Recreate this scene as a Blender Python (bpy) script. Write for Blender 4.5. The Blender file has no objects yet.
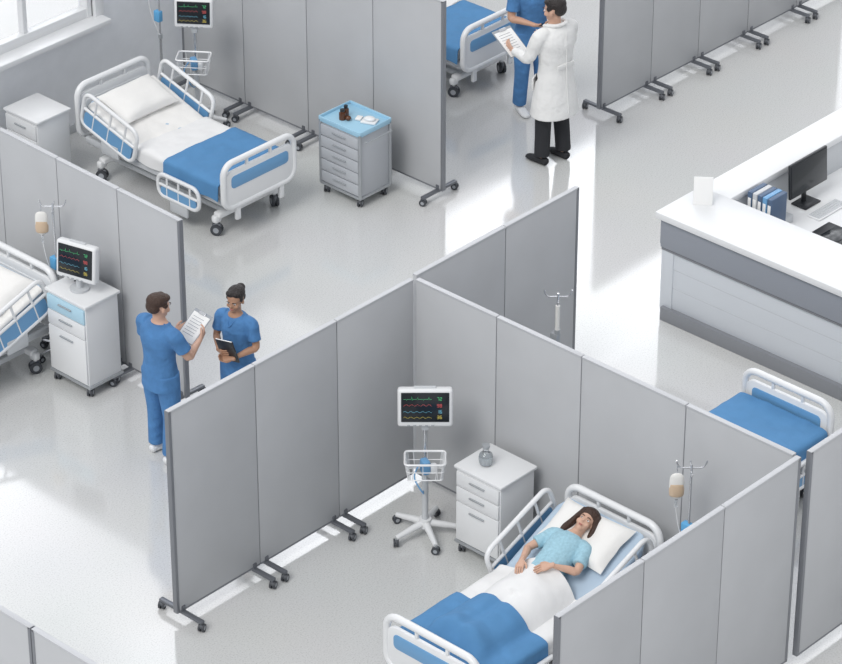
import bpy, bmesh, math, random
from mathutils import Vector, Matrix, noise
random.seed(4)
V=Vector
# ------------------------------------------------------------------ materials
def mat(name,col,rough=.5,metal=0,var=0,vscale=8,bump=0,bscale=40,emis=0,trans=0,coat=0,spec=.5):
    m=bpy.data.materials.new(name); m.use_nodes=True
    nt=m.node_tree; b=nt.nodes['Principled BSDF']
    c=(*col,1)
    b.inputs['Base Color'].default_value=c
    b.inputs['Roughness'].default_value=rough
    b.inputs['Metallic'].default_value=metal
    b.inputs['Specular IOR Level'].default_value=spec
    if coat: b.inputs['Coat Weight'].default_value=coat
    if trans: b.inputs['Transmission Weight'].default_value=trans
    if emis:
        b.inputs['Emission Color'].default_value=c; b.inputs['Emission Strength'].default_value=emis
    if var or bump:
        tc=nt.nodes.new('ShaderNodeTexCoord')
    if var:
        n=nt.nodes.new('ShaderNodeTexNoise'); n.inputs['Scale'].default_value=vscale; n.inputs['Detail'].default_value=4
        r=nt.nodes.new('ShaderNodeValToRGB')
        r.color_ramp.elements[0].position=.3; r.color_ramp.elements[1].position=.7
        r.color_ramp.elements[0].color=(*[x*(1-var) for x in col],1)
        r.color_ramp.elements[1].color=(*[min(1,x*(1+var)) for x in col],1)
        nt.links.new(tc.outputs['Object'],n.inputs['Vector']); nt.links.new(n.outputs['Fac'],r.inputs['Fac'])
        nt.links.new(r.outputs['Color'],b.inputs['Base Color'])
    if bump:
        n=nt.nodes.new('ShaderNodeTexNoise'); n.inputs['Scale'].default_value=bscale; n.inputs['Detail'].default_value=3
        bp=nt.nodes.new('ShaderNodeBump'); bp.inputs['Strength'].default_value=bump; bp.inputs['Distance'].default_value=.02
        nt.links.new(tc.outputs['Object'],n.inputs['Vector']); nt.links.new(n.outputs['Fac'],bp.inputs['Height'])
        nt.links.new(bp.outputs['Normal'],b.inputs['Normal'])
    return m
PANEL=mat('partition_laminate',(.48,.49,.505),.5,var=.03,vscale=2)
PEDGE=mat('partition_edge',(.50,.51,.53),.4)
PPOST=mat('partition_post',(.22,.23,.25),.4,metal=.3)
STEEL=mat('dark_steel',(.17,.18,.20),.35,metal=.5)
RUB=mat('rubber',(.05,.055,.065),.5)
HUB=mat('caster_hub',(.35,.37,.4),.4)
WALLM=mat('wall_paint',(.82,.84,.87),.7,var=.02)
WHITE=mat('white_plastic',(.80,.81,.82),.3)
WHITE2=mat('white_laminate',(.76,.77,.78),.35)
DESKW=mat('desk_front_laminate',(.60,.63,.67),.35)
DESKL=mat('desk_groove',(.50,.52,.55),.5)
LGREY=mat('light_grey_plastic',(.56,.58,.60),.4)
GREY=mat('grey_metal',(.42,.44,.46),.35,metal=.4)
CHROME=mat('chrome',(.7,.71,.73),.2,metal=.9)
BLUE=mat('bed_blue_plastic',(.15,.35,.60),.4)
BLANK=mat('blue_blanket',(.085,.24,.46),.85,var=.06,vscale=5,bump=.25,bscale=9)
SHEET=mat('white_sheet',(.78,.78,.78),.85,bump=.4,bscale=7)
PILLOW=mat('pillow_cotton',(.82,.81,.79),.85,bump=.35,bscale=9)
MATT=mat('mattress_cover',(.45,.56,.68),.6)
SCRUB=mat('scrub_cloth',(.070,.205,.44),.85,var=.12,vscale=9,bump=.9,bscale=14)
GOWN=mat('gown_cloth',(.33,.54,.64),.85,var=.09,vscale=45,bump=.6,bscale=16)
COAT=mat('lab_coat_cloth',(.78,.78,.77),.85,bump=.9,bscale=10)
BLACKC=mat('black_cloth',(.02,.021,.025),.8)
SKIN=mat('skin',(.56,.33,.23),.5,var=.05)
SKIN2=mat('skin_tan',(.42,.235,.15),.5,var=.05)
SKIN3=mat('skin_fair',(.60,.37,.27),.5,var=.05)
HAIRD=mat('hair_dark',(.018,.013,.012),.5,bump=.8,bscale=60)
HAIRB=mat('hair_brown',(.050,.024,.015),.5,bump=.8,bscale=60)
EYEW=mat('eye_white',(.8,.8,.8),.3); EYED=mat('eye_dark',(.03,.02,.015),.2)
LIP=mat('lips',(.42,.16,.13),.5)
PAPER=mat('paper',(.85,.85,.84),.8)
INK=mat('ink',(.25,.27,.3),.8)
BLACKP=mat('black_plastic',(.02,.022,.026),.35)
SCREEN=mat('screen_glass',(.012,.016,.02),.15)
G_=mat('trace_green',(.08,.5,.2),emis=.35); R_=mat('trace_red',(.55,.1,.1),emis=.3)
Y_=mat('trace_yellow',(.55,.45,.1),emis=.3); C_=mat('trace_cyan',(.15,.42,.55),emis=.35)
LBLUE=mat('pale_blue_laminate',(.45,.66,.78),.4)
CARTTOP=mat('cart_blue_top',(.36,.60,.76),.35)
CARTB=mat('cart_grey_body',(.46,.48,.51),.4)
DESKG=mat('desk_grey_band',(.27,.29,.33),.4)
DESKK=mat('desk_kick',(.22,.23,.25),.5)
BIND=mat('binder_navy',(.08,.13,.22),.5)
AMBER=mat('iv_fluid_amber',(.62,.47,.33),.3)
BAGM=mat('iv_bag_plastic',(.78,.77,.74),.25)
GLASS=mat('clear_glass',(.9,.93,.95),.05,trans=.9)
BROWN=mat('brown_bottle',(.12,.045,.02),.3)
TAG=mat('sign_blue',(.12,.4,.7),.5)
BOARDM=mat('clipboard_board',(.33,.35,.38),.5)
WATER=mat('water',(.75,.8,.83),.1,trans=.6)
# ------------------------------------------------------------------ builder
def rotm(r):
    return Matrix.Rotation(r[2],4,'Z')@Matrix.Rotation(r[1],4,'Y')@Matrix.Rotation(r[0],4,'X')
def bez(pts,sub):
    if len(pts)<3 or sub<2: return [V(p) for p in pts]
    P=[V(p) for p in pts]; out=[]
    for i in range(len(P)-1):
        p0=P[max(i-1,0)];p1=P[i];p2=P[i+1];p3=P[min(i+2,len(P)-1)]
        for k in range(sub):
            t=k/sub
            out.append(.5*((2*p1)+(p2-p0)*t+(2*p0-5*p1+4*p2-p3)*t*t+(3*p1-p0-3*p2+p3)*t**3))
    out.append(P[-1]); return out
def bm_rings(bm,rings,closed=False,cap=True):
    vs=[[bm.verts.new(p) for p in r] for r in rings]
    n=len(vs[0]); m=len(vs)
    for i in range(m if closed else m-1):
        a=vs[i];b=vs[(i+1)%m]
        for j in range(n):
            bm.faces.new((a[j],a[(j+1)%n],b[(j+1)%n],b[j]))
    if cap and not closed:
        bm.faces.new(list(reversed(vs[0]))); bm.faces.new(vs[-1])
def bm_tube(bm,pts,r,seg=10,closed=False):
    n=len(pts); rs=r if isinstance(r,(list,tuple)) else [r]*n
    T=[]
    for i in range(n):
        if closed: t=pts[(i+1)%n]-pts[i-1]
        else: t=pts[min(i+1,n-1)]-pts[max(i-1,0)]
        T.append(t.normalized() if t.length>1e-9 else V((0,0,1)))
    a=T[0].orthogonal().normalized(); rings=[]
    for i in range(n):
        a=(a-T[i]*a.dot(T[i]))
        a=a.normalized() if a.length>1e-6 else T[i].orthogonal().normalized()
        b=T[i].cross(a)
        rings.append([pts[i]+(a*math.cos(2*math.pi*k/seg)+b*math.sin(2*math.pi*k/seg))*rs[i] for k in range(seg)])
    bm_rings(bm,rings,closed)
def bm_loft(bm,secs,n=18,sub=3,ends=.45):
    C=bez([s[0] for s in secs],sub)
    R=bez([(s[1],s[2],0) for s in secs],sub); A=[]
    for i in range(len(secs)-1):
        for k in range(sub if len(secs)>2 else 1):
            t=k/sub; A.append(V(secs[i][3]).lerp(V(secs[i+1][3]),t))
    A.append(V(secs[-1][3]))
    rings=[];N=len(C)
    for i in range(N):
        t=(C[min(i+1,N-1)]-C[max(i-1,0)]).normalized()
        a=A[i]-t*A[i].dot(t)
        a=a.normalized() if a.length>1e-5 else t.orthogonal().normalized()
        b=t.cross(a)
        def ring(c,s): return [c+(a*R[i].x*math.cos(2*math.pi*k/n)+b*R[i].y*math.sin(2*math.pi*k/n))*s for k in range(n)]
        rr=min(R[i].x,R[i].y)
        if i==0 and ends: rings+= [ring(C[i]-t*rr*ends,.5),ring(C[i]-t*rr*ends*.6,.85)]
        rings.append(ring(C[i],1))
        if i==N-1 and ends: rings+= [ring(C[i]+t*rr*ends*.6,.85),ring(C[i]+t*rr*ends,.5)]
    bm_rings(bm,rings)
def bm_ell(bm,c,r,M=None,u=20,v=14):
    m=Matrix.Translation(V(c))@(M or Matrix())@Matrix.Diagonal((r[0],r[1],r[2],1))
    bmesh.ops.create_uvsphere(bm,u_segments=u,v_segments=v,radius=1,matrix=m)
class B:
    def __init__(s): s.bm=bmesh.new(); s.mats=[]
    def merge(s,b2,m,M=None):
        if M is not None: bmesh.ops.transform(b2,matrix=M,verts=b2.verts)
        if m not in s.mats: s.mats.append(m)
        i=s.mats.index(m)
        for f in b2.faces: f.material_index=i; f.smooth=True
        bmesh.ops.recalc_face_normals(b2,faces=b2.faces)
        me=bpy.data.meshes.new('t'); b2.to_mesh(me); b2.free()
        s.bm.from_mesh(me); bpy.data.meshes.remove(me)
    def box(s,c,size,m,bev=.006,rot=(0,0,0),seg=2):
        b=bmesh.new(); bmesh.ops.create_cube(b,size=1)
        bmesh.ops.scale(b,vec=size,verts=b.verts)
        bev=min(bev,min(size)*.45)
        if bev>0: bmesh.ops.bevel(b,geom=b.edges[:],offset=bev,segments=seg,profile=.5,affect='EDGES')
        s.merge(b,m,Matrix.Translation(V(c))@rotm(rot))
    def cyl(s,p1,p2,r,m,r2=None,seg=16):
        b=bmesh.new(); p1=V(p1);p2=V(p2)
        bm_tube(b,[p1,p2],[r,r if r2 is None else r2],seg); s.merge(b,m)
    def tube(s,pts,r,m,sub=1,closed=False,seg=8):
        b=bmesh.new(); P=bez(pts,sub) if not closed else [V(p) for p in pts]
        if isinstance(r,(list,tuple)) and sub>1: r=[x.x for x in bez([(q,0,0) for q in r],sub)]
        bm_tube(b,P,r,seg,closed); s.merge(b,m)
    def ell(s,c,r,m,M=None,u=20,v=14):
        b=bmesh.new(); bm_ell(b,c,r,M,u,v); s.merge(b,m)
    def prism(s,poly,axis,t,m,off=0,bev=0.008):
        b=bmesh.new()
        def P(q,d):
            return {'x':(d,q[0],q[1]),'y':(q[0],d,q[1]),'z':(q[0],q[1],d)}[axis]
        vs=[b.verts.new(P(q,off-t/2)) for q in poly]
        f=b.faces.new(vs)
        r=bmesh.ops.extrude_face_region(b,geom=[f])
        d={'x':(t,0,0),'y':(0,t,0),'z':(0,0,t)}[axis]
        bmesh.ops.translate(b,vec=d,verts=[e for e in r['geom'] if isinstance(e,bmesh.types.BMVert)])
        if bev:
            ed=[e for e in b.edges if any(len(fc.verts)>4 for fc in e.link_faces)]
            try: bmesh.ops.bevel(b,geom=ed,offset=bev,segments=2,profile=.5,affect='EDGES')
            except Exception: pass
        s.merge(b,m)
    def caster(s,c,r=.05,w=.022,ang=0):
        c=V(c); d=V((math.cos(ang),math.sin(ang),0)); n=V((-d.y,d.x,0))
        for sg in (-1,1):
            q=c+n*sg*w*.8+V((0,0,r))
            s.cyl(q-n*w*.45,q+n*w*.45,r,RUB,seg=16)
            s.cyl(q-n*(w*.5),q+n*(w*.5),r*.5,HUB,seg=12)
        s.box(c+V((0,0,r*1.5)),(r*1.5,w*1.2,r*1.1),STEEL,.008,(0,0,ang))
        s.cyl(c+V((0,0,r*1.6)),c+V((0,0,r*2.5)),r*.3,GREY,seg=8)
    def obj(s,name,loc=(0,0,0),rz=0,parent=None,M=None,sharp=38):
        me=bpy.data.meshes.new(name); s.bm.to_mesh(me); s.bm.free()
        for m in s.mats: me.materials.append(m)
        me.set_sharp_from_angle(angle=math.radians(sharp))
        o=bpy.data.objects.new(name,me); bpy.context.collection.objects.link(o)
        if M is not None: o.matrix_world=M
        else: o.location=loc; o.rotation_euler=(0,0,rz)
        if parent: o.parent=parent
        return o
def rrect(w,h,r,n=5,cx=0,cy=0):
    P=[]
    for (sx,sy,a0) in ((1,1,0),(-1,1,90),(-1,-1,180),(1,-1,270)):
        for k in range(n+1):
            a=math.radians(a0+90*k/n)
            P.append((cx+sx*(w/2-r)+r*math.cos(a),cy+sy*(h/2-r)+r*math.sin(a)))
    return P
# ------------------------------------------------------------------ room
def floor():
    m=bpy.data.materials.new('terrazzo_floor'); m.use_nodes=True; nt=m.node_tree; b=nt.nodes['Principled BSDF']
    tc=nt.nodes.new('ShaderNodeTexCoord')
    n1=nt.nodes.new('ShaderNodeTexNoise'); n1.inputs['Scale'].default_value=75; n1.inputs['Detail'].default_value=2
    r1=nt.nodes.new('ShaderNodeValToRGB')
    e=r1.color_ramp.elements; e[0].position=.28; e[0].color=(.50,.505,.50,1); e[1].position=.45; e[1].color=(.63,.635,.63,1)
    x=e.new(.72); x.color=(.68,.685,.68,1)
    n2=nt.nodes.new('ShaderNodeTexNoise'); n2.inputs['Scale'].default_value=.8
    mx=nt.nodes.new('ShaderNodeMixRGB'); mx.blend_type='MULTIPLY'; mx.inputs['Fac'].default_value=.05
    mr=nt.nodes.new('ShaderNodeMapRange'); mr.inputs['To Min'].default_value=.05; mr.inputs['To Max'].default_value=.14
    L=nt.links.new
    L(tc.outputs['Object'],n1.inputs['Vector']); L(tc.outputs['Object'],n2.inputs['Vector'])
    L(n1.outputs['Fac'],r1.inputs['Fac']); L(r1.outputs['Color'],mx.inputs['Color1']); L(n2.outputs['Color'],mx.inputs['Color2'])
    L(mx.outputs['Color'],b.inputs['Base Color']); L(n2.outputs['Fac'],mr.inputs['Value']); L(mr.outputs['Result'],b.inputs['Roughness'])
    b.inputs['Specular IOR Level'].default_value=1.0
    b.inputs['IOR'].default_value=1.62
    f=B(); f.box((2,0,-.05),(26,20,.1),m,0); return f.obj('floor')
floor()
WY=7.05
w=B(); X0,X1=-11,15
wx0,wx1,wz0,wz1=-6,2.72,1.2,3.0
w.box(((X0+X1)/2,WY+.1,wz0/2),(X1-X0,.2,wz0),WALLM,0)
w.box(((X0+X1)/2,WY+.1,wz1+.15),(X1-X0,.2,.3),WALLM,0)
w.box(((wx1+X1)/2,WY+.1,(wz0+wz1)/2),(X1-wx1,.2,wz1-wz0),WALLM,0)
w.box(((X0+wx0)/2,WY+.1,(wz0+wz1)/2),(wx0-X0,.2,wz1-wz0),WALLM,0)
w.obj('wall_back')
w=B(); w.box((0,-.03,.05),(26,.02,.1),LGREY,.003); w.obj('baseboard_back',(2,WY+.02,0))
w=B()
for i in range(6):
    xa=wx0+i*(wx1-wx0)/5
    w.box((xa,WY+.06,(wz0+wz1)/2),(.12,.12,wz1-wz0),WHITE,.01)
for i in range(5):
    xa=wx0+(i+.5)*(wx1-wx0)/5
    w.box((xa,WY+.06,(wz0+wz1)/2),(.06,.08,wz1-wz0),WHITE,.01)
for z in (wz0+.06,wz1-.04,wz0+.95): w.box(((wx0+wx1)/2,WY+.06,z),(wx1-wx0,.10,.11),WHITE,.01)
w.box(((wx0+wx1)/2,WY-.06,wz0-.02),(wx1-wx0+.2,.26,.06),WHITE,.01)
w.box((wx1+.07,WY-.0,(wz0+wz1)/2),(.12,.1,wz1-wz0),WHITE,.01)
w.obj('window_1')
# ------------------------------------------------------------------ partitions
def partition(start,d,widths,H,zb=.1,skip=0,ends=(1,1)):
    s=B(); d=V((*d,0)).normalized(); n=V((-d.y,d.x,0)); ang=math.atan2(d.y,d.x); p=0;T=.045; N=len(widths)
    for i,w in enumerate(widths):
        c=d*(p+w/2)
        s.box(c+V((0,0,(H+zb)/2)),(w-.009,T-.006,H-zb),PANEL,.004,(0,0,ang))
        for k,q in ((0,p+.014),(1,p+w-.014)):
            if (i==0 and k==0 and ends[0]) or (i==N-1 and k==1 and ends[1]):
                s.box(d*q+V((0,0,(H+zb)/2)),(.03,T+.002,H-zb),PPOST,.003,(0,0,ang))
        s.box(c+V((0,0,H-.008)),(w-.008,T+.002,.018),PEDGE,.003,(0,0,ang))
        s.box(c+V((0,0,zb+.008)),(w-.008,T,.018),PPOST,.003,(0,0,ang))
        if i<N-1: s.box(d*(p+w)+V((0,0,(H+zb)/2)),(.012,T-.02,H-zb-.02),PPOST,.0,(0,0,ang))
        for k,q in ((0,p+.07),(1,p+w-.07)):
            if i==0 and k==0 and skip&1: continue
            if i==N-1 and k==1 and skip&2: continue
            c2=d*q
            s.box(c2+V((0,0,.088)),(.045,.5,.03),STEEL,.008,(0,0,ang))
            s.box(c2+V((0,0,.12)),(.04,.06,.06),STEEL,.006,(0,0,ang))
            for sg in (-1,1):
                s.caster(c2+n*sg*.235,.036,.02,ang+.4)
        p+=w
    return s.obj('privacy_partition',(start[0],start[1],0))
partition((-.03,0),(-1,0),[.93,.95,.96],2.05,skip=1,ends=(0,1))
partition((0,-.03),(0,-1),[.91,.92,1.08,1.06],2.05,skip=3,ends=(0,0))
partition((0,-4.04),(-1,0),[.94,.95,.97],2.05,skip=1,ends=(1,1))
partition((.10,-4.06),(1,0),[.95,.95,.95],2.05,skip=1)
partition((.03,.03),(1,0),[1.14,.97],2.05,skip=1,ends=(0,1))
partition((3.92,3.24),(0,1),[.95,.93,.93,.93],2.19)
partition((6.33,3.26),(1,0),[.84,.80,.86,.88,.9],2.1)
partition((-.51,2.31),(.028,1),[.83,.83,.82,.9,.9],1.93)
partition((-5.49,-1.39),(0,-1),[.95,.95,.95],2.05)
partition((-5.49,-1.38),(0,1),[.95,.95],2.05)
# ------------------------------------------------------------------ beds
def hospital_bed(loc,rz,L=2.15,W=.96,rake=18,body=False,blanket=(.06,.82),towel=False):
    s=B(); hx=L*.56; tk=math.tan(math.radians(rake)); HZ=.60
    def zt(x):
        t=max(0,x-hx)
        return HZ+ (tk*(t-.05) if t>.1 else tk*t*t*5 if t>0 else 0)
    for sy in (-1,1):
        s.box((L*.5,sy*.27,.22),(L*.80,.05,.06),LGREY,.01)
        s.box((L*.5,sy*(W/2-.07),.42),(L-.1,.05,.07),LGREY,.012)
        for x in (.2,L-.22):
            s.caster((x,sy*(W/2-.1),0),.06,.028,.5*sy)
            s.box((x,sy*(W/2-.1),.18),(.07,.09,.08),WHITE,.02)
    for x in (.2,L-.22):
        s.box((x,0,.21),(.09,W-.2,.06),WHITE,.015)
    for x in (.5,L-.6):
        s.box((x,0,.31),(.12,.3,.24),GREY,.02,(0,.5 if x<1 else -.5,0))
        s.cyl((x,-.28,.25),(x,.28,.25),.025,GREY)
    s.box((L*.5,0,.43),(L-.15,W-.2,.04),LGREY,.01)
    for x in (.12,.45,.8,1.15): s.box((x,0,.46),(.24,W-.1,.02),GREY,.005)
    b=bmesh.new(); rings=[]
    for i in range(25):
        x=.07+(L-.17)*i/24
        e=.9 if i in(0,24) else 1
        rings.append([V((x,y*e,z)) for y,z in rrect(W-.10,.14,.045,3,0,zt(x)-.075)])
    bm_rings(b,rings); s.merge(b,MATT)
    b=bmesh.new();rings=[]
    for i in range(9):
        x=hx+.02+(L-.14-hx)*i/8
        rings.append([V((x,y,z)) for y,z in rrect(W-.16,.03,.01,2,0,zt(x)-.165)])
    bm_rings(b,rings); s.merge(b,GREY)
    def board(x,z0,z1,head):
        hgt=z1-z0; cz=(z0+z1)/2
        ol=rrect(W,hgt,.13,6,0,cz)
        s.prism(rrect(W-.08,hgt-.12,.08,5,0,cz-.04),'x',.035,WHITE,x)
        s.tube([V((x,p[0]*.965,cz+(p[1]-cz)*.95)) for p in ol],.032,WHITE,closed=True,seg=10)
        for sg in (-1,1):
            s.prism(rrect(W-.22,hgt*.26,.04,4,0,cz+hgt*.06),'x',.012,BLUE if not head else WHITE2,x+sg*.019,.003)
        for y in (-W*.3,W*.3): s.box((x,y,z0-.05),(.04,.06,.2),WHITE,.01)
        for y in (-.16,.16): s.box((x,y,z1-.07),(.03,.03,.08),WHITE,.008)
    board(-.0,.36,.87,False); board(L,.42,1.02,True)
    def rail(x0,x1,y,z0,h,tilt,blue=True):
        cx=(x0+x1)/2; ln=x1-x0
        R=Matrix.Rotation(-math.radians(tilt),4,'Y')
        def T(p): q=R@V((p[0]-0,0,p[1])); return V((cx+q.x,y,z0+h/2+q.z))
        ol=rrect(ln,h,.09,5)
        s.tube([T(p) for p in ol],.022,WHITE,closed=True,seg=8)
        s.tube([T((-ln/2+.02,-.0)),T((ln/2-.02,-.0))],.016,WHITE)
        for q in (-.28,.0,.28): s.tube([T((ln*q,-h/2)),T((ln*q,h/2-.01))],.013,WHITE)
        if blue:
            b=bmesh.new()
            bm_rings(b,[[T(p)+V((0,sy*.010,0)) for p in rrect(ln-.08,h*.42,.04,4,0,-h*.24)] for sy in (-1,1)])
            s.merge(b,BLUE)
        s.box((cx,y,z0-.06),(.25,.03,.14),LGREY,.01)
    for sy in (-1,1):
        rail(hx+.02,L-.12,sy*(W/2+.025),.55,.38,rake*.85)
        rail(.30,.88,sy*(W/2+.03),.26,.24,0)
    def lerp_tab(x,T):
        if x<=T[0][0]: return T[0][1]
        for (a,h0),(c,h1) in zip(T,T[1:]):
            if x<=c:
                t=(x-a)/(c-a); t=t*t*(3-2*t); return h0+(h1-h0)*t
        return T[-1][1]
    def bodyb(x,y):
        if not body: return 0
        h=lerp_tab(x,((.16,0),(.34,.20),(.5,.155),(.8,.16),(1.1,.20),(1.25,.215),(1.45,.19)))
        hw=.30; t=max(0,1-(abs(y)/hw)**2)
        valley=1-.18*math.exp(-(y/.05)**2)*(1 if x<.95 else 0)
        return h*t**.65*valley
    def drape(x0,x1,drop,off,m,nx=44,ny=48,skew=0,hem=0):
        b=bmesh.new(); hw=W/2-.045; tot=hw+drop; g=[]
        for i in range(nx+1):
            u=i/nx; row=[]
            for j in range(ny+1):
                v=-tot+2*tot*j/ny
                x=x0+(x1-x0)*u+skew*v*u+hem*u*math.sin(v*7+1)
                sy=1 if v>0 else -1; av=abs(v); r=.035
                nn=noise.noise(V((x*4,v*4,5)))*.012+noise.noise(V((x*11,v*9,3)))*.009
                if av<hw-r: y=v; z=zt(x)+off+nn+bodyb(x,v)
                elif av<hw+r:
                    a=(av-hw+r)/(2*r)*math.pi/2
                    y=sy*(hw-r+(r+off)*math.sin(a)); z=zt(x)+off-r+ r*math.cos(a)+nn*.5
                else:
                    dd=av-hw-r
                    y=sy*(hw+off+.008*math.sin(x*18+sy)*dd*6+.01*dd*3); z=zt(x)+off-r-dd+.006*math.sin(x*11)
                row.append(b.verts.new((x,y,z)))
            g.append(row)
        for i in range(nx):
            for j in range(ny): b.faces.new((g[i][j],g[i+1][j],g[i+1][j+1],g[i][j+1]))
        bmesh.ops.recalc_face_normals(b,faces=b.faces)
        if sum(f.normal.z for f in b.faces)<0: bmesh.ops.reverse_faces(b,faces=b.faces)
        bmesh.ops.solidify(b,geom=b.faces[:],thickness=.010)
        s.merge(b,m)
    drape(.08,hx+(.10 if body else .05),.13,.012,SHEET)
    if not body: drape(hx-.35,hx+.06,.15,.027,SHEET,skew=.05)
    else: drape(hx-.42,hx+.13,.16,.030,SHEET,skew=-.03,hem=.02)
    if not body: drape(hx+.0,L-.13,.03,.006,PILLOW)
    drape(blanket[0],blanket[1],.19,.046,BLANK,skew=.02)
    b=bmesh.new(); pl,pw,ph=(.24,.36,.08); n=18
    cx=L-.37
    ca=math.atan(tk); R=Matrix.Translation(V((cx,0,zt(cx)+.06)))@Matrix.Rotation(-ca,4,'Y')
    G={}
    for sgn in (1,-1):
        for i in range(n+1):
            for j in range(n+1):
                u=-1+2*i/n; v=-1+2*j/n
                edge=(i in(0,n) or j in (0,n))
                if edge and sgn==-1: G[(sgn,i,j)]=G[(1,i,j)]; continue
                z=sgn*ph*((1-u**4)*(1-v**4))**.5 + noise.noise(V((u*2,v*2,7)))*.012
                if body and sgn==1: z-=.06*math.exp(-((u+.1)/.6)**2-(v/.4)**2)
                G[(sgn,i,j)]=b.verts.new(R@V((u*pl*(1-.07*(1-v*v)*abs(u)),v*pw*(1-.05*(1-u*u)),z)))
    for sgn in (1,-1):
        for i in range(n):
            for j in range(n):
                q=[G[(sgn,i,j)],G[(sgn,i+1,j)],G[(sgn,i+1,j+1)],G[(sgn,i,j+1)]]
                b.faces.new(q if sgn==1 else q[::-1])
    s.merge(b,PILLOW)
    o=s.obj('hospital_bed',(loc[0],loc[1],0),rz,sharp=50)
    return o,zt
R90=math.pi/2
hospital_bed((2.28,4.2),R90,2.08,1.0)
PB=( -2.45,-2.46); PL=2.17
_,ZT=hospital_bed(PB,0,PL,1.0,24,True,(.06,.80))
hospital_bed((2.32,-2.25),math.pi,1.98,rake=12,blanket=(.06,.95))
hospital_bed((-2.95,4.15),0,2.12,rake=20)
hospital_bed((6.05,4.5),R90,rake=10)
# ------------------------------------------------------------------ cabinets
def cabinet(loc,dx,dy,h,drawers,top=WHITE2,face=WHITE2,firstface=None,name='bedside_cabinet',rim=False,bodym=None,wheels=.04):
    s=B(); bm_=bodym or WHITE2; z0=wheels*2+.03
    s.box((dx/2,dy/2,(h+z0)/2),(dx-.03,dy-.03,h-z0-.02),bm_,.008)
    s.box((dx/2,dy/2,h-.015),(dx+.01,dy+.01,.03),top,.01)
    if rim:
        for q in (0,1):
            s.box((dx/2,q*dy,h+.01),(dx,.015,.04),top,.005); s.box((q*dx,dy/2,h+.01),(.015,dy,.04),top,.005)
        s.tube([(dx*.1,-.03,h-.08),(dx*.1,-.05,h-.08),(dx*.9,-.05,h-.08),(dx*.9,-.03,h-.08)],.01,GREY)
        for px,py in ((.01,.01),(dx-.01,.01),(.01,dy-.01),(dx-.01,dy-.01)):
            s.box((px,py,(h+z0)/2),(.03,.03,h-z0),GREY,.006)
    s.box((dx/2,dy/2,z0),(dx,dy,.03),GREY,.008)
    avail=h-z0-.07; z=h-.045; tot=sum(drawers)
    for i,d in enumerate(drawers):
        hh=avail*d/tot
        m=firstface if (i==0 and firstface) else face
        s.box((.008,dy/2,z-hh/2),(.024,dy-.05,hh-.012),m,.006)
        zz=z-hh*.38 if d<2 else z-hh*.15
        s.box((-.012,dy/2,zz),(.018,dy*.32,.014),GREY,.005)
        z-=hh
    for px,py in ((.05,.05),(dx-.05,.05),(.05,dy-.05),(dx-.05,dy-.05)): s.caster((px,py,0),wheels,.02,.5)
    return s.obj(name,(loc[0],loc[1],0))
cabinet((-.56,-1.49),.45,.52,.87,[1,1,2.6])
cabinet((-1.03,3.05),.42,.54,.97,[1,1,3],firstface=LBLUE)
cabinet((1.26,6.29),.45,.5,.8,[1,2.5])
cabinet((3.20,3.71),.45,.56,.83,[1,1,1,1,1],top=CARTTOP,face=CARTB,name='medication_cart',rim=True,bodym=CARTB)
# ------------------------------------------------------------------ patient monitors
DIG={'0':'abcdef','1':'bc','2':'abged','3':'abgcd','4':'fgbc','5':'afgcd','6':'afgedc','7':'abc','8':'abcdefg','9':'abcdfg'}
def digits(s,txt,x,z,h,m,P):
    w=h*.55
    for ch in txt:
        for sg in DIG[ch]:
            a={'a':((0,h),(w,h)),'b':((w,h),(w,h/2)),'c':((w,h/2),(w,0)),'d':((0,0),(w,0)),'e':((0,0),(0,h/2)),'f':((0,h/2),(0,h)),'g':((0,h/2),(w,h/2))}[sg]
            s.tube([P(x+a[0][0],z+a[0][1]),P(x+a[1][0],z+a[1][1])],h*.07,m,seg=4)
        x+=w*1.6
def monitor_head(s,c,yaw,w=.46,h=.34,tilt=8):
    M=Matrix.Translation(V(c))@Matrix.Rotation(yaw+R90,4,'Z')@Matrix.Rotation(math.radians(-tilt),4,'X')
    def bx(cc,sz,m,bev=.01):
        b=bmesh.new(); bmesh.ops.create_cube(b,size=1); bmesh.ops.scale(b,vec=sz,verts=b.verts)
        bmesh.ops.bevel(b,geom=b.edges[:],offset=min(bev,min(sz)*.45),segments=3,profile=.5,affect='EDGES')
        s.merge(b,m,M@Matrix.Translation(V(cc)))
    bx((0,0,0),(w,.09,h),WHITE2,.025)
    bx((0,.05,0),(w*.7,.07,h*.7),LGREY,.02)
    bx((0,-.046,.012),(w-.06,.012,h-.075),SCREEN,.004)
    bx((0,0,h/2+.005),(w*.4,.03,.02),LGREY,.006)
    for k in range(5): bx((-w*.3+k*.05,-.047,-h/2+.017),(.025,.008,.01),GREY,.002)
    P=lambda x,z: M@V((x,-.054,z))
    x0=-w/2+.05; x1=w*.12
    for r,(m,z) in enumerate(((G_,h*.26),(R_,h*.08),(C_,-h*.08),(Y_,-h*.23))):
        pts=[];N=48
        for i in range(N+1):
            t=i/N; ph=(t*5)%1
            if r==0: zz=.0+(.025 if .45<ph<.52 else -.010 if .52<=ph<.58 else 0)
            elif r==1: zz=.014*max(0,math.sin(ph*math.pi))**2
            else: zz=.006*math.sin(t*30)
            pts.append(P(x0+(x1-x0)*t,z+zz))
        s.tube(pts,.0011,m,seg=4)
        digits(s,('72','98','16','36')[r],x1+.045,z-.010,.026,m,P)
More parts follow.
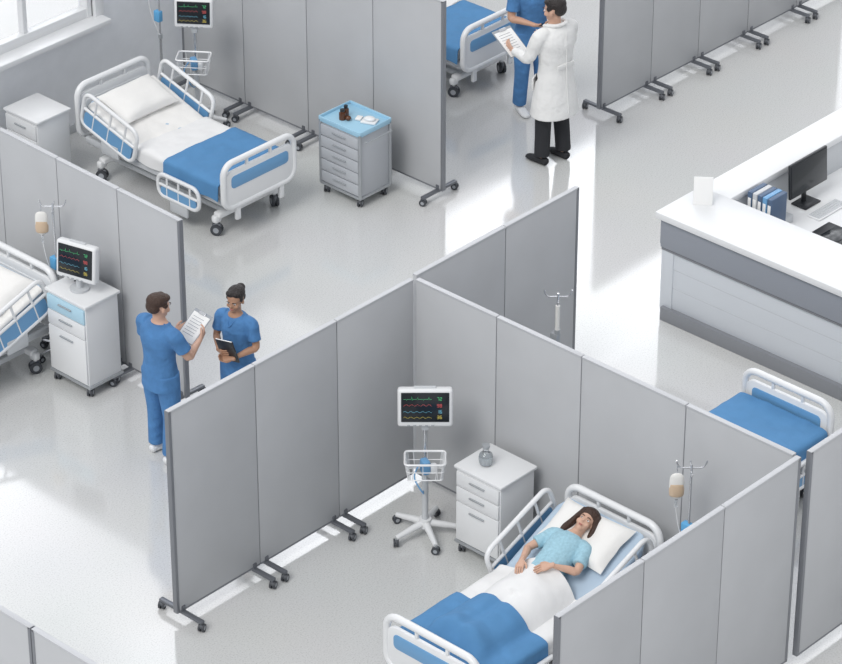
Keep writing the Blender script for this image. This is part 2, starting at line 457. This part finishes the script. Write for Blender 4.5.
def monitor_stand(loc,yaw,H=1.3,head_yaw=None,w=.46,h=.34):
    s=B()
    for k in range(5):
        a=yaw+k*2*math.pi/5+.3; d=V((math.cos(a),math.sin(a),0))
        s.tube([V((0,0,.13)),d*.12+V((0,0,.115)),d*.30+V((0,0,.085))],[.035,.03,.022],WHITE2,seg=10)
        s.caster(d*.30,.036,.018,a+1)
    s.cyl((0,0,.09),(0,0,.17),.055,WHITE2); s.cyl((0,0,.15),(0,0,H-.1),.019,CHROME); s.cyl((0,0,.15),(0,0,.62),.028,LGREY)
    zb=.57*H; bw,bd,bh=.34,.22,.16
    d=V((math.cos(yaw),math.sin(yaw),0)); n=V((-d.y,d.x,0)); c0=d*.13
    for zz,k,r in ((zb,.86,.006),(zb+bh*.5,.93,.004),(zb+bh,1,.010)):
        s.tube([c0+n*p[0]*k+d*p[1]*k+V((0,0,zz)) for p in rrect(bw,bd,.03,3)],r,WHITE,closed=True,seg=6)
    ol=rrect(bw,bd,.03,2)
    for i in range(0,28):
        t=i/28*len(ol); a=ol[int(t)]; b_=ol[(int(t)+1)%len(ol)]; f=t-int(t)
        p=(a[0]+(b_[0]-a[0])*f,a[1]+(b_[1]-a[1])*f)
        s.tube([c0+n*p[0]*.86+d*p[1]*.86+V((0,0,zb)),c0+n*p[0]+d*p[1]+V((0,0,zb+bh))],.003,WHITE,seg=4)
    for q in (-.08,0,.08): s.tube([c0+n*q*1.3-d*.08+V((0,0,zb)),c0+n*q*1.3+d*.08+V((0,0,zb))],.003,WHITE,seg=4)
    s.box(c0*1.0+V((0,0,zb+.08)),(.10,.07,.13),BLUE,.02,(0,0,yaw+.4))
    s.box(c0+n*.07+V((0,0,zb+.06)),(.06,.06,.09),WHITE,.02,(0,0,yaw))
    s.tube([c0-n*.05+V((0,0,zb+.1)),c0-n*.09+d*.08+V((0,0,zb+.02)),c0-n*.02+d*.10+V((0,0,zb-.12)),V((0,.02,zb-.25)),V((.02,.0,zb-.1))],.007,BLUE,sub=6)
    s.box((0,0,H-.12),(.07,.07,.08),LGREY,.015,(0,0,yaw))
    monitor_head(s,(0,0,H+.06),head_yaw if head_yaw is not None else yaw,w,h)
    return s.obj('patient_monitor_stand',(loc[0],loc[1],0))
CAMY=math.atan2(-.68,-.73)
monitor_stand((-.55,-.63),CAMY,1.23)
monitor_stand((3.36,6.20),CAMY-.1,1.24,w=.40,h=.31)
s=B()
s.cyl((0,0,0),(0,0,.02),.09,LGREY); s.cyl((0,0,.02),(0,0,.10),.03,LGREY)
monitor_head(s,(0,0,.29),math.pi+.25,.42,.36,6)
s.tube([(.05,.1,.2),(.12,.15,.12),(.1,.1,.02),(.05,.13,.01)],.006,RUB,sub=5)
s.obj('patient_monitor',(-.84,3.33,.972))
# ------------------------------------------------------------------ IV stands
def iv_stand(loc,H=1.75,yaw=0,fluid=AMBER,bag=True):
    s=B()
    for k in range(5):
        a=yaw+k*2*math.pi/5; d=V((math.cos(a),math.sin(a),0))
        s.tube([V((0,0,.12)),d*.1+V((0,0,.1)),d*.22+V((0,0,.085))],.012,CHROME); s.caster(d*.22,.034,.016,a)
    s.cyl((0,0,.08),(0,0,.9),.016,CHROME); s.cyl((0,0,.9),(0,0,H),.010,CHROME); s.cyl((0,0,.88),(0,0,.93),.022,GREY)
    d=V((math.cos(yaw),math.sin(yaw),0))
    for sg in (-1,1):
        s.tube([d*0+V((0,0,H-.03)),d*sg*.08+V((0,0,H-.03)),d*sg*.11+V((0,0,H+.0)),d*sg*.12+V((0,0,H+.035))],.007,CHROME,sub=4)
        n=V((-d.y,d.x,0))
        s.tube([n*0+V((0,0,H-.06)),n*sg*.08+V((0,0,H-.06)),n*sg*.10+V((0,0,H-.03))],.007,CHROME,sub=3)
    if bag:
        c=d*-.11+V((0,0,H-.20))
        s.cyl(c+V((0,0,.12)),c+V((0,0,.19)),.004,CHROME)
        b=bmesh.new(); bm_loft(b,[(c+V((0,0,.11)),.035,.01,d),(c+V((0,0,.08)),.055,.022,d),(c-V((0,0,.01)),.06,.03,d),(c-V((0,0,.09)),.055,.025,d),(c-V((0,0,.12)),.02,.012,d)],14); s.merge(b,BAGM)
        b=bmesh.new(); bm_loft(b,[(c+V((0,0,.02)),.057,.031,d),(c-V((0,0,.04)),.061,.034,d),(c-V((0,0,.09)),.057,.027,d)],14); s.merge(b,fluid)
        s.cyl(c-V((0,0,.13)),c-V((0,0,.2)),.012,GLASS)
        s.tube([c-V((0,0,.2)),c-V((0,0,.4))+d*.03,c-V((0,0,.7))+d*.12,V((0,0,.7))],.004,WHITE,sub=5)
    else:
        s.cyl(V((0,0,H-.36)),V((0,0,H-.12)),.020,BAGM); s.cyl(V((0,0,H-.40)),V((0,0,H-.36)),.026,GREY)
    s.box((0,.02,H-.46 if not bag else H-.62),(.06,.08,.12),TAG if bag else GREY,.01)
    return s.obj('iv_stand',(loc[0],loc[1],0))
SY=math.atan2(-.734,.679)
iv_stand((-.30,-3.24),1.76,SY)
iv_stand((1.20,-.57),1.6,SY,bag=False)
iv_stand((-.68,3.82),1.60,SY)
iv_stand((3.3,6.66),1.75,SY)
# ------------------------------------------------------------------ reception desk
s=B(); DX,DY=3.56,.27
Y0=-3.6;Xf=9.0;ZT_=1.13; IW=.68; AW=.36
s.box((DX+.06+.08,(Y0+DY-.06)/2,.59),(.16,DY-.06-Y0,.98),DESKW,.004)
s.box((DX+.048,(Y0+DY-.06)/2,.91),(.03,DY-.05-Y0,.29),DESKG,.004)
s.box((DX+.052,(Y0+DY-.06)/2,.745),(.02,DY-.06-Y0,.02),DESKK,.002)
for z in (.56,.36): s.box((DX+.061,(Y0+DY-.06)/2,z),(.005,DY-.06-Y0,.006),DESKL,.001)
s.box((DX+.09,(Y0+DY-.1)/2,.07),(.16,DY-.1-Y0,.14),DESKK,.002)
s.box(((DX+Xf)/2,DY-.13,.59),(Xf-DX-.1,.14,.98),DESKW,.004)
s.box(((DX+Xf)/2,DY-.05,.92),(Xf-DX-.1,.03,.27),DESKG,.004)
s.box(((DX+Xf)/2,DY-.14,.06),(Xf-DX-.2,.14,.12),DESKK,.002)
s.box((DX+IW/2,(Y0+DY)/2,ZT_-.035),(IW,DY-Y0,.07),WHITE2,.012)
s.box(((DX+IW+Xf)/2-.01,DY-AW/2,ZT_-.036),(Xf-DX-IW+.02,AW,.068),WHITE2,.012)
s.box((DX+IW-.03,(Y0+DY-AW)/2,.9),(.03,DY-AW-Y0,.36),LGREY,.003)
s.box(((DX+IW+Xf)/2,DY-AW+.03,.9),(Xf-DX-IW,.03,.36),LGREY,.003)
s.box(((DX+IW+Xf)/2-.05,DY-AW-.36,.73),(Xf-DX-IW+.1,.76,.04),WHITE2,.01)
s.box((DX+IW+.2,(Y0+DY-AW)/2,.729),(.5,DY-AW-Y0,.04),WHITE2,.01)
s.box((DX+IW+.05,(Y0+DY-AW)/2,.36),(.03,DY-AW-Y0,.7),LGREY,.003)
s.box((4.58,-.25,.79),(.50,.28,.08),LGREY,.006)
s.obj('reception_desk')
s=B(); s.box((0,0,.01),(.24,.18,.015),BLACKP,.006); s.box((0,.03,.12),(.05,.03,.22),BLACKP,.008)
s.box((0,0,.33),(.58,.03,.36),BLACKP,.01,(-.08,0,0)); s.box((0,-.0175,.33),(.55,.006,.33),SCREEN,.002,(-.08,0,0))
s.obj('computer_monitor',(5.20,-.26,.752))
s=B(); s.box((0,0,.01),(.44,.15,.018),WHITE,.006)
for r in range(4):
    for c in range(14): s.box((-.2+c*.0305,-.05+r*.033,.021),(.026,.028,.006),LGREY,.002)
s.obj('keyboard',(5.22,-.50,.752))
s=B(); s.ell((0,0,.018),(.03,.05,.018),WHITE); s.obj('computer_mouse',(5.58,-.52,.751))
s=B()
for i in range(5):
    s.box((0,-i*.058,.16),(.24,.052,.32),(BIND,LGREY,BIND,BLUE,BIND)[i],.006); s.box((-.122,-i*.058,.2),(.004,.034,.12),PAPER,.001); s.cyl((-.124,-i*.058,.07),(-.120,-i*.058,.07),.012,BLACKP,seg=10)
s.obj('ring_binders',(4.54,-.17,.832))
s=B(); s.box((0,0,.012),(.3,.4,.02),BLACKP,.006); s.box((0,0,.024),(.26,.2,.006),SCREEN,.002); s.obj('document_tray',(4.88,-.86,.752))
s=B(); s.box((0,0,.13),(.18,.008,.27),PAPER,.003,(-.22,0,0)); s.box((0,.072,.13),(.18,.008,.27),PAPER,.003,(.28,0,0))
s.box((0,-.001,.10),(.15,.006,.09),TAG,.001,(-.22,0,0)); s.box((0,.018,.20),(.11,.006,.03),LBLUE,.001,(-.22,0,0)); s.box((0,.03,.004),(.16,.12,.006),WHITE,.002)
s.obj('counter_sign',(3.98,.04,ZT_+.001),-.9)
s=B()
b=bmesh.new(); bm_loft(b,[(V((0,0,.01)),.055,.055,(1,0,0)),(V((0,0,.05)),.062,.062,(1,0,0)),(V((0,0,.10)),.055,.055,(1,0,0)),(V((0,0,.13)),.028,.028,(1,0,0)),(V((0,0,.17)),.03,.03,(1,0,0))],20,4,.1); s.merge(b,GLASS)
s.cyl((0,0,.015),(0,0,.08),.045,WATER); s.cyl((0,0,.172),(0,0,.19),.033,GREY)
s.obj('glass_water_jug',(-.38,-1.16,.871))
s=B(); s.cyl((0,0,0),(0,0,.07),.035,BROWN); s.cyl((0,0,.07),(0,0,.09),.02,BROWN); s.cyl((0,0,.09),(0,0,.11),.024,BLACKP); s.box((.07,.02,.045),(.05,.05,.09),BROWN,.012); s.cyl((.07,.02,.09),(.07,.02,.12),.02,BLACKP); s.ell((.02,-.06,.025),(.03,.03,.025),BROWN)
s.obj('medicine_bottles',(3.34,4.08,.832))
s=B(); s.box((0,0,.01),(.12,.16,.02),WHITE,.006); s.ell((.0,.0,.035),(.045,.06,.025),WHITE); s.box((.02,.12,.012),(.08,.06,.02),PAPER,.004); s.obj('dressing_pack',(3.48,3.84,.832),.4)
# ------------------------------------------------------------------ people
def remesh_obj(name,bm,m,parent,vox,smooth=3):
    bmesh.ops.recalc_face_normals(bm,faces=bm.faces)
    me=bpy.data.meshes.new(name); bm.to_mesh(me); bm.free(); me.materials.append(m)
    o=bpy.data.objects.new(name,me); bpy.context.collection.objects.link(o); o.parent=parent
    r=o.modifiers.new('remesh','REMESH'); r.mode='VOXEL'; r.voxel_size=vox; r.use_smooth_shade=True
    if smooth:
        q=o.modifiers.new('smooth','SMOOTH'); q.factor=.5; q.iterations=smooth
    return o
def hand(s,w,d,n,side,curl,m):
    d=V(d).normalized(); n=V(n); n=(n-d*n.dot(d)).normalized(); a=d.cross(n)*side
    w=V(w)
    b=bmesh.new()
    bm_loft(b,[(w-d*.02,.025,.021,a),(w+d*.015,.028,.019,a),(w+d*.05,.040,.017,a),(w+d*.085,.041,.014,a)],14); s.merge(b,m)
    for k,(off,ln) in enumerate(((.030,.070),(.010,.080),(-.010,.075),(-.029,.058))):
        p=w+d*.082+a*off; ang=.15; P=[p-d*.02,p]; rs=[.009,.0092]
        for q,(f,c) in enumerate(((.42,.9),(.33,1.1),(.25,.8))):
            ang+=curl*c
            dd=d*math.cos(ang)+n*math.sin(ang)+a*off*.8
            p=p+dd.normalized()*ln*f; P.append(p); rs.append((.0085,.0078,.006)[q])
        s.tube(P,rs,m,sub=3,seg=8); s.ell(p,(.006,.006,.006),m,u=8,v=6)
    p=w+d*.025+a*.024; P=[w+d*.01+a*.01,p]
    d1=(d*.7+a*.7+n*.25).normalized(); p=p+d1*.035; P.append(p)
    d2=(d*.85+a*.25+n*(.2+curl*.6)).normalized(); p=p+d2*.03; P.append(p); P.append(p+d2*.012)
    s.tube(P,[.013,.0135,.0105,.009,.006],m,sub=3,seg=8)
def SC(k,f=1.09): return Matrix.Diagonal((k*f,k*f,k,1))
def person(name,M,scale,arms,outfit,skin,hair,hairm,headrot=(0,0,0),legs=None,female=False,shoe=WHITE,fat=1.09):
    root=bpy.data.objects.new(name,None); bpy.context.collection.objects.link(root); root.empty_display_size=.2
    root.matrix_world=M@SC(scale,fat)
    k=.92 if female else 1.0
    X=(1,0,0)
    legs=legs or {1:((.09,0,.92),(.105,.015,.50),(.11,-.02,.09),(.03,1,0)),-1:((-.09,0,.92),(-.105,.02,.50),(-.115,.02,.09),(-.03,1,0))}
    sh={1:V((.185*k,0,1.425)),-1:V((-.185*k,0,1.425))}
    bm=bmesh.new()
    tors=[(.86,.160,.110),(.94,.165,.118),(1.06,.135 if female else .145,.10),(1.18,.145*k,.105),(1.30,.168*k,.118),(1.40,.165*k,.10),(1.455,.105*k,.075),(1.50,.054,.056),(1.57,.05,.055)]
    bm_loft(bm,[(V((0,0 if z<1.45 else .012,z)),a,b,X) for z,a,b in tors],20)
    for sd in (1,-1):
        el,wr,hd,pn,curl=arms[sd]; el=V(el);wr=V(wr);S=sh[sd]
        bm_loft(bm,[(S-V((sd*.05,0,0)),.06*k,.06*k,X),(S+(el-S)*.12,.056*k,.056*k,X),(S.lerp(el,.5),.046*k,.046*k,X),(el,.038*k,.038*k,X),(el.lerp(wr,.3),.039*k,.039*k,X),(el.lerp(wr,.75),.029*k,.027*k,X),(wr,.025*k,.022*k,X)],14)
        hp,kn,an,_=[V(q) for q in legs[sd]]
        bm_loft(bm,[(hp,.085,.09,X),(hp.lerp(kn,.4),.078,.08,X),(kn,.055,.057,X),(kn.lerp(an,.35),.052,.056,X),(an,.036,.04,X)],14)
    piv=V((0,.0,1.53)); HR=Matrix.Translation(piv)@rotm(headrot)@Matrix.Translation(-piv)
    hb=bmesh.new()
    bm_ell(hb,(0,-.012,1.668),(.075,.094,.084)); bm_ell(hb,(0,.024,1.612),(.059,.068,.086)); bm_ell(hb,(0,.058,1.545),(.03,.03,.024))
    bm_ell(hb,(0,.062,1.652),(.05,.028,.012)); bm_ell(hb,(0,.094,1.612),(.013,.018,.013)); bm_ell(hb,(0,.087,1.632),(.008,.014,.024))
    bm_ell(hb,(0,.078,1.574),(.024,.016,.012))
    for sd in (1,-1):
        bm_ell(hb,(sd*.076,-.002,1.622),(.009,.02,.031)); bm_ell(hb,(sd*.04,.06,1.60),(.022,.025,.025))
    bmesh.ops.transform(hb,matrix=HR,verts=hb.verts)
    me=bpy.data.meshes.new('t'); hb.to_mesh(me); hb.free(); bm.from_mesh(me); bpy.data.meshes.remove(me)
    remesh_obj('body',bm,skin,root,.0075,2)
    s=B()
    for sd in (1,-1):
        s.ell((sd*.031,.077,1.635),(.012,.010,.007),EYEW); s.ell((sd*.031,.084,1.635),(.0055,.005,.0055),EYED)
        s.tube([(sd*.015,.092,1.654),(sd*.032,.092,1.659),(sd*.05,.08,1.653)],[.0035,.004,.002],hairm,sub=3)
    s.ell((0,.093,1.577),(.021,.007,.0045),LIP); s.ell((0,.092,1.570),(.017,.007,.0045),LIP)
    bmesh.ops.transform(s.bm,matrix=HR,verts=s.bm.verts); s.obj('face_features',parent=root)
    hb=bmesh.new()
    bm_ell(hb,(0,-.026,1.697),(.083,.095,.072)); bm_ell(hb,(0,-.058,1.645),(.073,.058,.07))
    bm_ell(hb,(.02,.035,1.722),(.052,.045,.034)); bm_ell(hb,(-.03,.03,1.722),(.045,.04,.03))
    for sd in (1,-1): bm_ell(hb,(sd*.071,.012,1.662),(.013,.028,.03))
    if hair=='bun': bm_ell(hb,(0,-.115,1.70),(.045,.042,.042)); bm_ell(hb,(0,-.085,1.69),(.05,.04,.045))
    if hair=='long':
        bm_ell(hb,(0,-.02,1.70),(.092,.10,.078))
        for sd in (1,-1): bm_loft(hb,[(V((sd*.06,.0,1.72)),.035,.055,X),(V((sd*.088,-.01,1.65)),.026,.052,X),(V((sd*.105,-.02,1.57)),.032,.048,X),(V((sd*.125,-.025,1.50)),.034,.040,X),(V((sd*.125,.0,1.44)),.020,.026,X)],12)
        bm_loft(hb,[(V((0,-.07,1.68)),.09,.05,X),(V((0,-.085,1.58)),.11,.035,X),(V((0,-.08,1.50)),.10,.025,X)],12)
    bmesh.ops.transform(hb,matrix=HR,verts=hb.verts)
    remesh_obj('hair',hb,hairm,root,.007,2)
    s=B()
    for sd in (1,-1):
        el,wr,hd,pn,curl=arms[sd]; hand(s,wr,hd,pn,sd,curl,skin)
    s.obj('hands',parent=root)
    top=outfit[0]; tm=outfit[1]
    bm=bmesh.new()
    def sleeves(frac):
        for sd in (1,-1):
            el,wr=V(arms[sd][0]),V(arms[sd][1]); S=sh[sd]
            if frac<=1:
                e=S.lerp(el,frac)
                bm_loft(bm,[(S-V((sd*.07,0,-.0)),.064*k,.066*k,X),(S+(el-S)*.1,.068*k,.068*k,X),(S.lerp(e,.55),.064*k,.066*k,X),(e,.066*k,.068*k,X)],16,ends=.05)
            else:
                bm_loft(bm,[(S-V((sd*.07,0,-.0)),.066*k,.066*k,X),(S+(el-S)*.1,.068*k,.068*k,X),(S.lerp(el,.55),.060*k,.062*k,X),(el,.054,.054,X),(el.lerp(wr,.5),.047,.046,X),(el.lerp(wr,.94),.040,.038,X)],16,ends=.05)
    if top in('scrub','gown'):
        zs=[(.79,.188,.138),(.86,.185,.135),(.96,.175,.13),(1.08,.155,.118),(1.20,.163*k,.122),(1.31,.182*k,.133),(1.40,.178*k,.112),(1.455,.12*k,.085),(1.475,.085,.072)]
        if top=='gown': zs=zs[2:]
        bm_loft(bm,[(V((0,0,z)),a,b,X) for z,a,b in zs],24,ends=.05); sleeves(.72)
    else:
        zs=[(.55,.245,.19),(.72,.225,.17),(.90,.195,.145),(1.06,.17,.128),(1.20,.178,.13),(1.31,.192,.14),(1.40,.186,.118),(1.46,.125,.09),(1.49,.085,.078)]
        bm_loft(bm,[(V((0,-.01,z)),a,b,X) for z,a,b in zs],24,ends=.03); sleeves(2)
    remesh_obj({'scrub':'scrub_top','gown':'hospital_gown','coat':'lab_coat'}[top],bm,tm,root,.009,3)
    bm=bmesh.new()
    for sd in (1,-1):
        hp,kn,an,_=[V(q) for q in legs[sd]]
        bm_loft(bm,[(hp+V((0,0,.04)),.092,.108,X),(hp.lerp(kn,.35),.094,.10,X),(kn,.074,.078,X),(kn.lerp(an,.5),.070,.074,X),(kn.lerp(an,.97),.068,.074,X)],18,ends=.05)
    bm_loft(bm,[(V((0,0,.88)),.15,.11,X),(V((0,0,.96)),.165,.122,X),(V((0,0,1.02)),.15,.11,X)],20)
    remesh_obj('trousers',bm,outfit[2],root,.009,3)
    if top!='gown':
        s=B()
        for sd in (1,-1):
            an=V(legs[sd][2]); f=V(legs[sd][3]).normalized(); up=V((0,0,1)); a=f.cross(up)
            z0=an.z-.09
            def q(t,z): return V((an.x,an.y,z0+z))+f*t
            b=bmesh.new(); bm_loft(b,[(q(-.055,.045),.033,.04,a),(q(-.01,.052),.036,.048,a),(q(.06,.042),.044,.04,a),(q(.13,.03),.046,.028,a),(q(.175,.024),.034,.02,a)],16); s.merge(b,shoe)
        s.obj('shoes',parent=root)
    if top=='coat':
        s=B()
        s.tube([V((.07,.07,1.46)),V((.09,.0,1.495)),V((.05,-.075,1.51)),V((-.05,-.075,1.51)),V((-.09,.0,1.495)),V((-.07,.07,1.46))],.018,tm,sub=4)
        for sd in(1,-1): s.box((sd*.13,.12,.86),(.11,.02,.13),tm,.008,(0,0,-sd*.5))
        s.tube([V((0,-.137,1.44)),V((0,-.150,1.2)),V((0,-.158,.95)),V((0,-.195,.6))],.004,tm,sub=3)
        s.box((0,-.142,1.10),(.20,.012,.045),tm,.004)
        s.obj('coat_collar_and_pockets',parent=root)
    if top=='scrub':
        s=B()
        s.tube([V((.075,.0,1.478)),V((.04,.085,1.44)),V((0,.125,1.38)),V((-.04,.085,1.44)),V((-.075,.0,1.478))],.007,tm,sub=4)
        s.obj('neck_trim',parent=root)
    return root
def standM(loc,face):
    f=V((face[0],face[1],0)).normalized(); x=V((f.y,-f.x,0))
    return Matrix(((x.x,f.x,0,loc[0]),(x.y,f.y,0,loc[1]),(0,0,1,0),(0,0,0,1)))
def held(M,scale,c,up,nrm,w,h,kind):
    up=V(up).normalized(); nrm=V(nrm); nrm=(nrm-up*nrm.dot(up)).normalized(); xa=up.cross(nrm)
    c=V((c[0]*1.09,c[1]*1.09,c[2]))
    L=Matrix(((xa.x,up.x,nrm.x,c[0]),(xa.y,up.y,nrm.y,c[1]),(xa.z,up.z,nrm.z,c[2]),(0,0,0,1)))
    s=B()
    if kind=='clip':
        s.box((0,0,0),(w,h,.006),BOARDM,.002); s.box((0,-.01,.005),(w-.02,h-.04,.004),PAPER,.001)
        s.box((0,h/2-.02,.01),(.09,.03,.014),CHROME,.004)
        for i in range(7): s.box((-.01,h*.28-i*h*.09,.0075),(w*.6,.004,.001),INK,0)
    elif kind=='folder':
        s.box((0,0,0),(w,h,.018),BLACKP,.004); s.box((0,0,.0),(w-.01,h+.004,.010),PAPER,.001)
    else:
        s.box((0,0,0),(w,h,.010),BLACKP,.004); s.box((0,0,.0055),(w-.03,h-.03,.002),SCREEN,.001)
    return s.obj({'clip':'clipboard','folder':'document_folder','tab':'tablet_computer'}[kind],M=M@Matrix.Scale(scale,4)@L)
M1=standM((-1.22,1.88),(.90,-.05)); k1=.94
arms={1:((.25,.10,1.17),(.14,.32,1.20),(-.35,.8,.3),(-.9,0,.3),.35),-1:((-.25,.06,1.16),(-.15,.30,1.16),(.3,.85,.2),(.6,0,.8),.35)}
person('nurse',M1,k1,arms,('scrub',SCRUB,SCRUB),SKIN3,'short',HAIRB,(-.15,0,-.1),fat=1.12)
held(M1,k1,(-.0,.39,1.24),(0,.75,.6),(0,-.6,.75),.24,.33,'clip')
M2=standM((-.57,1.58),(-.95,-.15)); k2=.89
arms={1:((.22,.03,1.17),(.06,.21,1.14),(-.85,.45,.1),(-.2,-.9,.2),.35),-1:((-.23,.02,1.17),(-.12,.24,1.12),(.8,.5,-.1),(0,.3,1),.5)}
person('nurse',M2,k2,arms,('scrub',SCRUB,SCRUB),SKIN2,'bun',HAIRD,(-.12,0,.15),female=True,fat=1.05)
held(M2,k2,(-.06,.23,1.19),(.15,.25,1),(0,1,-.2),.21,.26,'folder')
M3=standM((5.28,2.98),(.1,.97)); k3=1.045
arms={1:((.25,.08,1.17),(.20,.28,1.15),(-.3,.9,.1),(-.8,0,.5),.35),-1:((-.25,.08,1.17),(-.20,.32,1.14),(.1,.95,.1),(.9,0,.4),.4)}
person('doctor',M3,k3,arms,('coat',COAT,BLACKC),SKIN3,'short',HAIRD,(-.15,0,.35),shoe=BLACKC)
held(M3,k3,(-.14,.43,1.17),(0,.8,.5),(0,-.5,.8),.24,.33,'clip')
M4=standM((5.98,3.90),(-.35,-.93)); k4=.98
arms={1:((.25,.05,1.17),(.12,.29,1.17),(-.6,.7,.1),(-.4,0,.9),.4),-1:((-.25,.05,1.17),(-.12,.29,1.15),(.6,.7,.1),(.4,0,.9),.4)}
person('nurse',M4,k4,arms,('scrub',SCRUB,SCRUB),SKIN,'short',HAIRB,(-.15,0,0))
held(M4,k4,(0,.36,1.20),(0,.9,.35),(0,-.3,.9),.26,.2,'tab')
# patient
ra=math.radians(24); ps=.95
hx_=PL*.56; lx=hx_+.03
zx=V((math.cos(ra),0,math.sin(ra))); yx=V((-math.sin(ra),0,math.cos(ra))); xx=yx.cross(zx)
base=V((PB[0]+lx,PB[1]+.03,ZT(lx)+.105))-zx*.93*ps
MP=Matrix(((xx.x,yx.x,zx.x,base.x),(xx.y,yx.y,zx.y,base.y),(xx.z,yx.z,zx.z,base.z),(0,0,0,1)))
rl=ra-.045
ld=V((0,math.sin(rl),-math.cos(rl)))
lg={}
for sd in (1,-1):
    hp=V((sd*.085,0,.92)); kn=hp+ld*.42; an=kn+ld*.38; lg[sd]=(hp,kn,an,(0,1,.2))
arms={1:((.265,.03,1.18),(.165,.13,1.00),(-.45,.25,-.85),(-.1,-1,0),.15),-1:((-.265,.03,1.18),(-.12,.16,1.07),(.65,.15,-.75),(.1,-1,0),.15)}
person('patient',MP,ps,arms,('gown',GOWN,GOWN),SKIN3,'long',HAIRB,(-.18,0,.30),legs=lg,female=True,fat=1.0)
# ------------------------------------------------------------------ camera and light
sc=bpy.context.scene
cd=bpy.data.cameras.new('camera'); cam=bpy.data.objects.new('camera',cd); bpy.context.collection.objects.link(cam)
cd.sensor_width=36; cd.lens=3340/842*36; cd.clip_end=200
p_,h_=math.radians(31.07),math.radians(42.79)
fw=V((math.cos(h_)*math.cos(p_),math.sin(h_)*math.cos(p_),-math.sin(p_)))
cam.location=(-17.776,-16.529,16.136); cam.rotation_euler=fw.to_track_quat('-Z','Y').to_euler(); sc.camera=cam
wd=bpy.data.worlds.new('sky_plus_glow'); sc.world=wd; wd.use_nodes=True
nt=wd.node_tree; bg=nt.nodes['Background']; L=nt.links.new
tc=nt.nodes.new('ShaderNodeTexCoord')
dt=nt.nodes.new('ShaderNodeVectorMath'); dt.operation='DOT_PRODUCT'; dt.inputs[1].default_value=V((.58,.62,.53)).normalized()  # made-up bright lobe along the floor's mirror direction, added for floor sheen
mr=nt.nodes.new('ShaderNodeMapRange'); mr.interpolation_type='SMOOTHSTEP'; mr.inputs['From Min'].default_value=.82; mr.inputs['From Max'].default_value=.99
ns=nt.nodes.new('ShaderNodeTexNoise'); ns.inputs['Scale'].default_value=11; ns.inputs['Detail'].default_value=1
nr=nt.nodes.new('ShaderNodeMapRange'); nr.interpolation_type='SMOOTHSTEP'; nr.inputs['From Min'].default_value=.43; nr.inputs['From Max'].default_value=.60; nr.inputs['To Min'].default_value=.18; nr.inputs['To Max'].default_value=1  # noise breaks the added lobe up into bright floor patches
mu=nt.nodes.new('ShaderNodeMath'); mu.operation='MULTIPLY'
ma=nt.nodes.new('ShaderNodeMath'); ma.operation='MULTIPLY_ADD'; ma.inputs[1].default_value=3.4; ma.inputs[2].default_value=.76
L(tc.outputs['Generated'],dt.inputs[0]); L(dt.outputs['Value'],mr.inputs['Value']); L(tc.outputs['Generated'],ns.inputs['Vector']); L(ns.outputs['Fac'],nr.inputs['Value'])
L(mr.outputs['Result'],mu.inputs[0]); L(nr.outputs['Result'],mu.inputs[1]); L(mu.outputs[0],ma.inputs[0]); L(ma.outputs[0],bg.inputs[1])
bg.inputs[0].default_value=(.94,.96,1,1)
sl=bpy.data.lights.new('soft_sun','SUN'); so=bpy.data.objects.new('soft_sun',sl); bpy.context.collection.objects.link(so)  # added soft sun, not from the window side; angled to light front faces
sl.energy=1.6; sl.angle=math.radians(28); sl.color=(1,.985,.96)
so.rotation_euler=(V((.85,.12,-1.0))).to_track_quat('-Z','Y').to_euler()
sc.view_settings.view_transform='Standard'
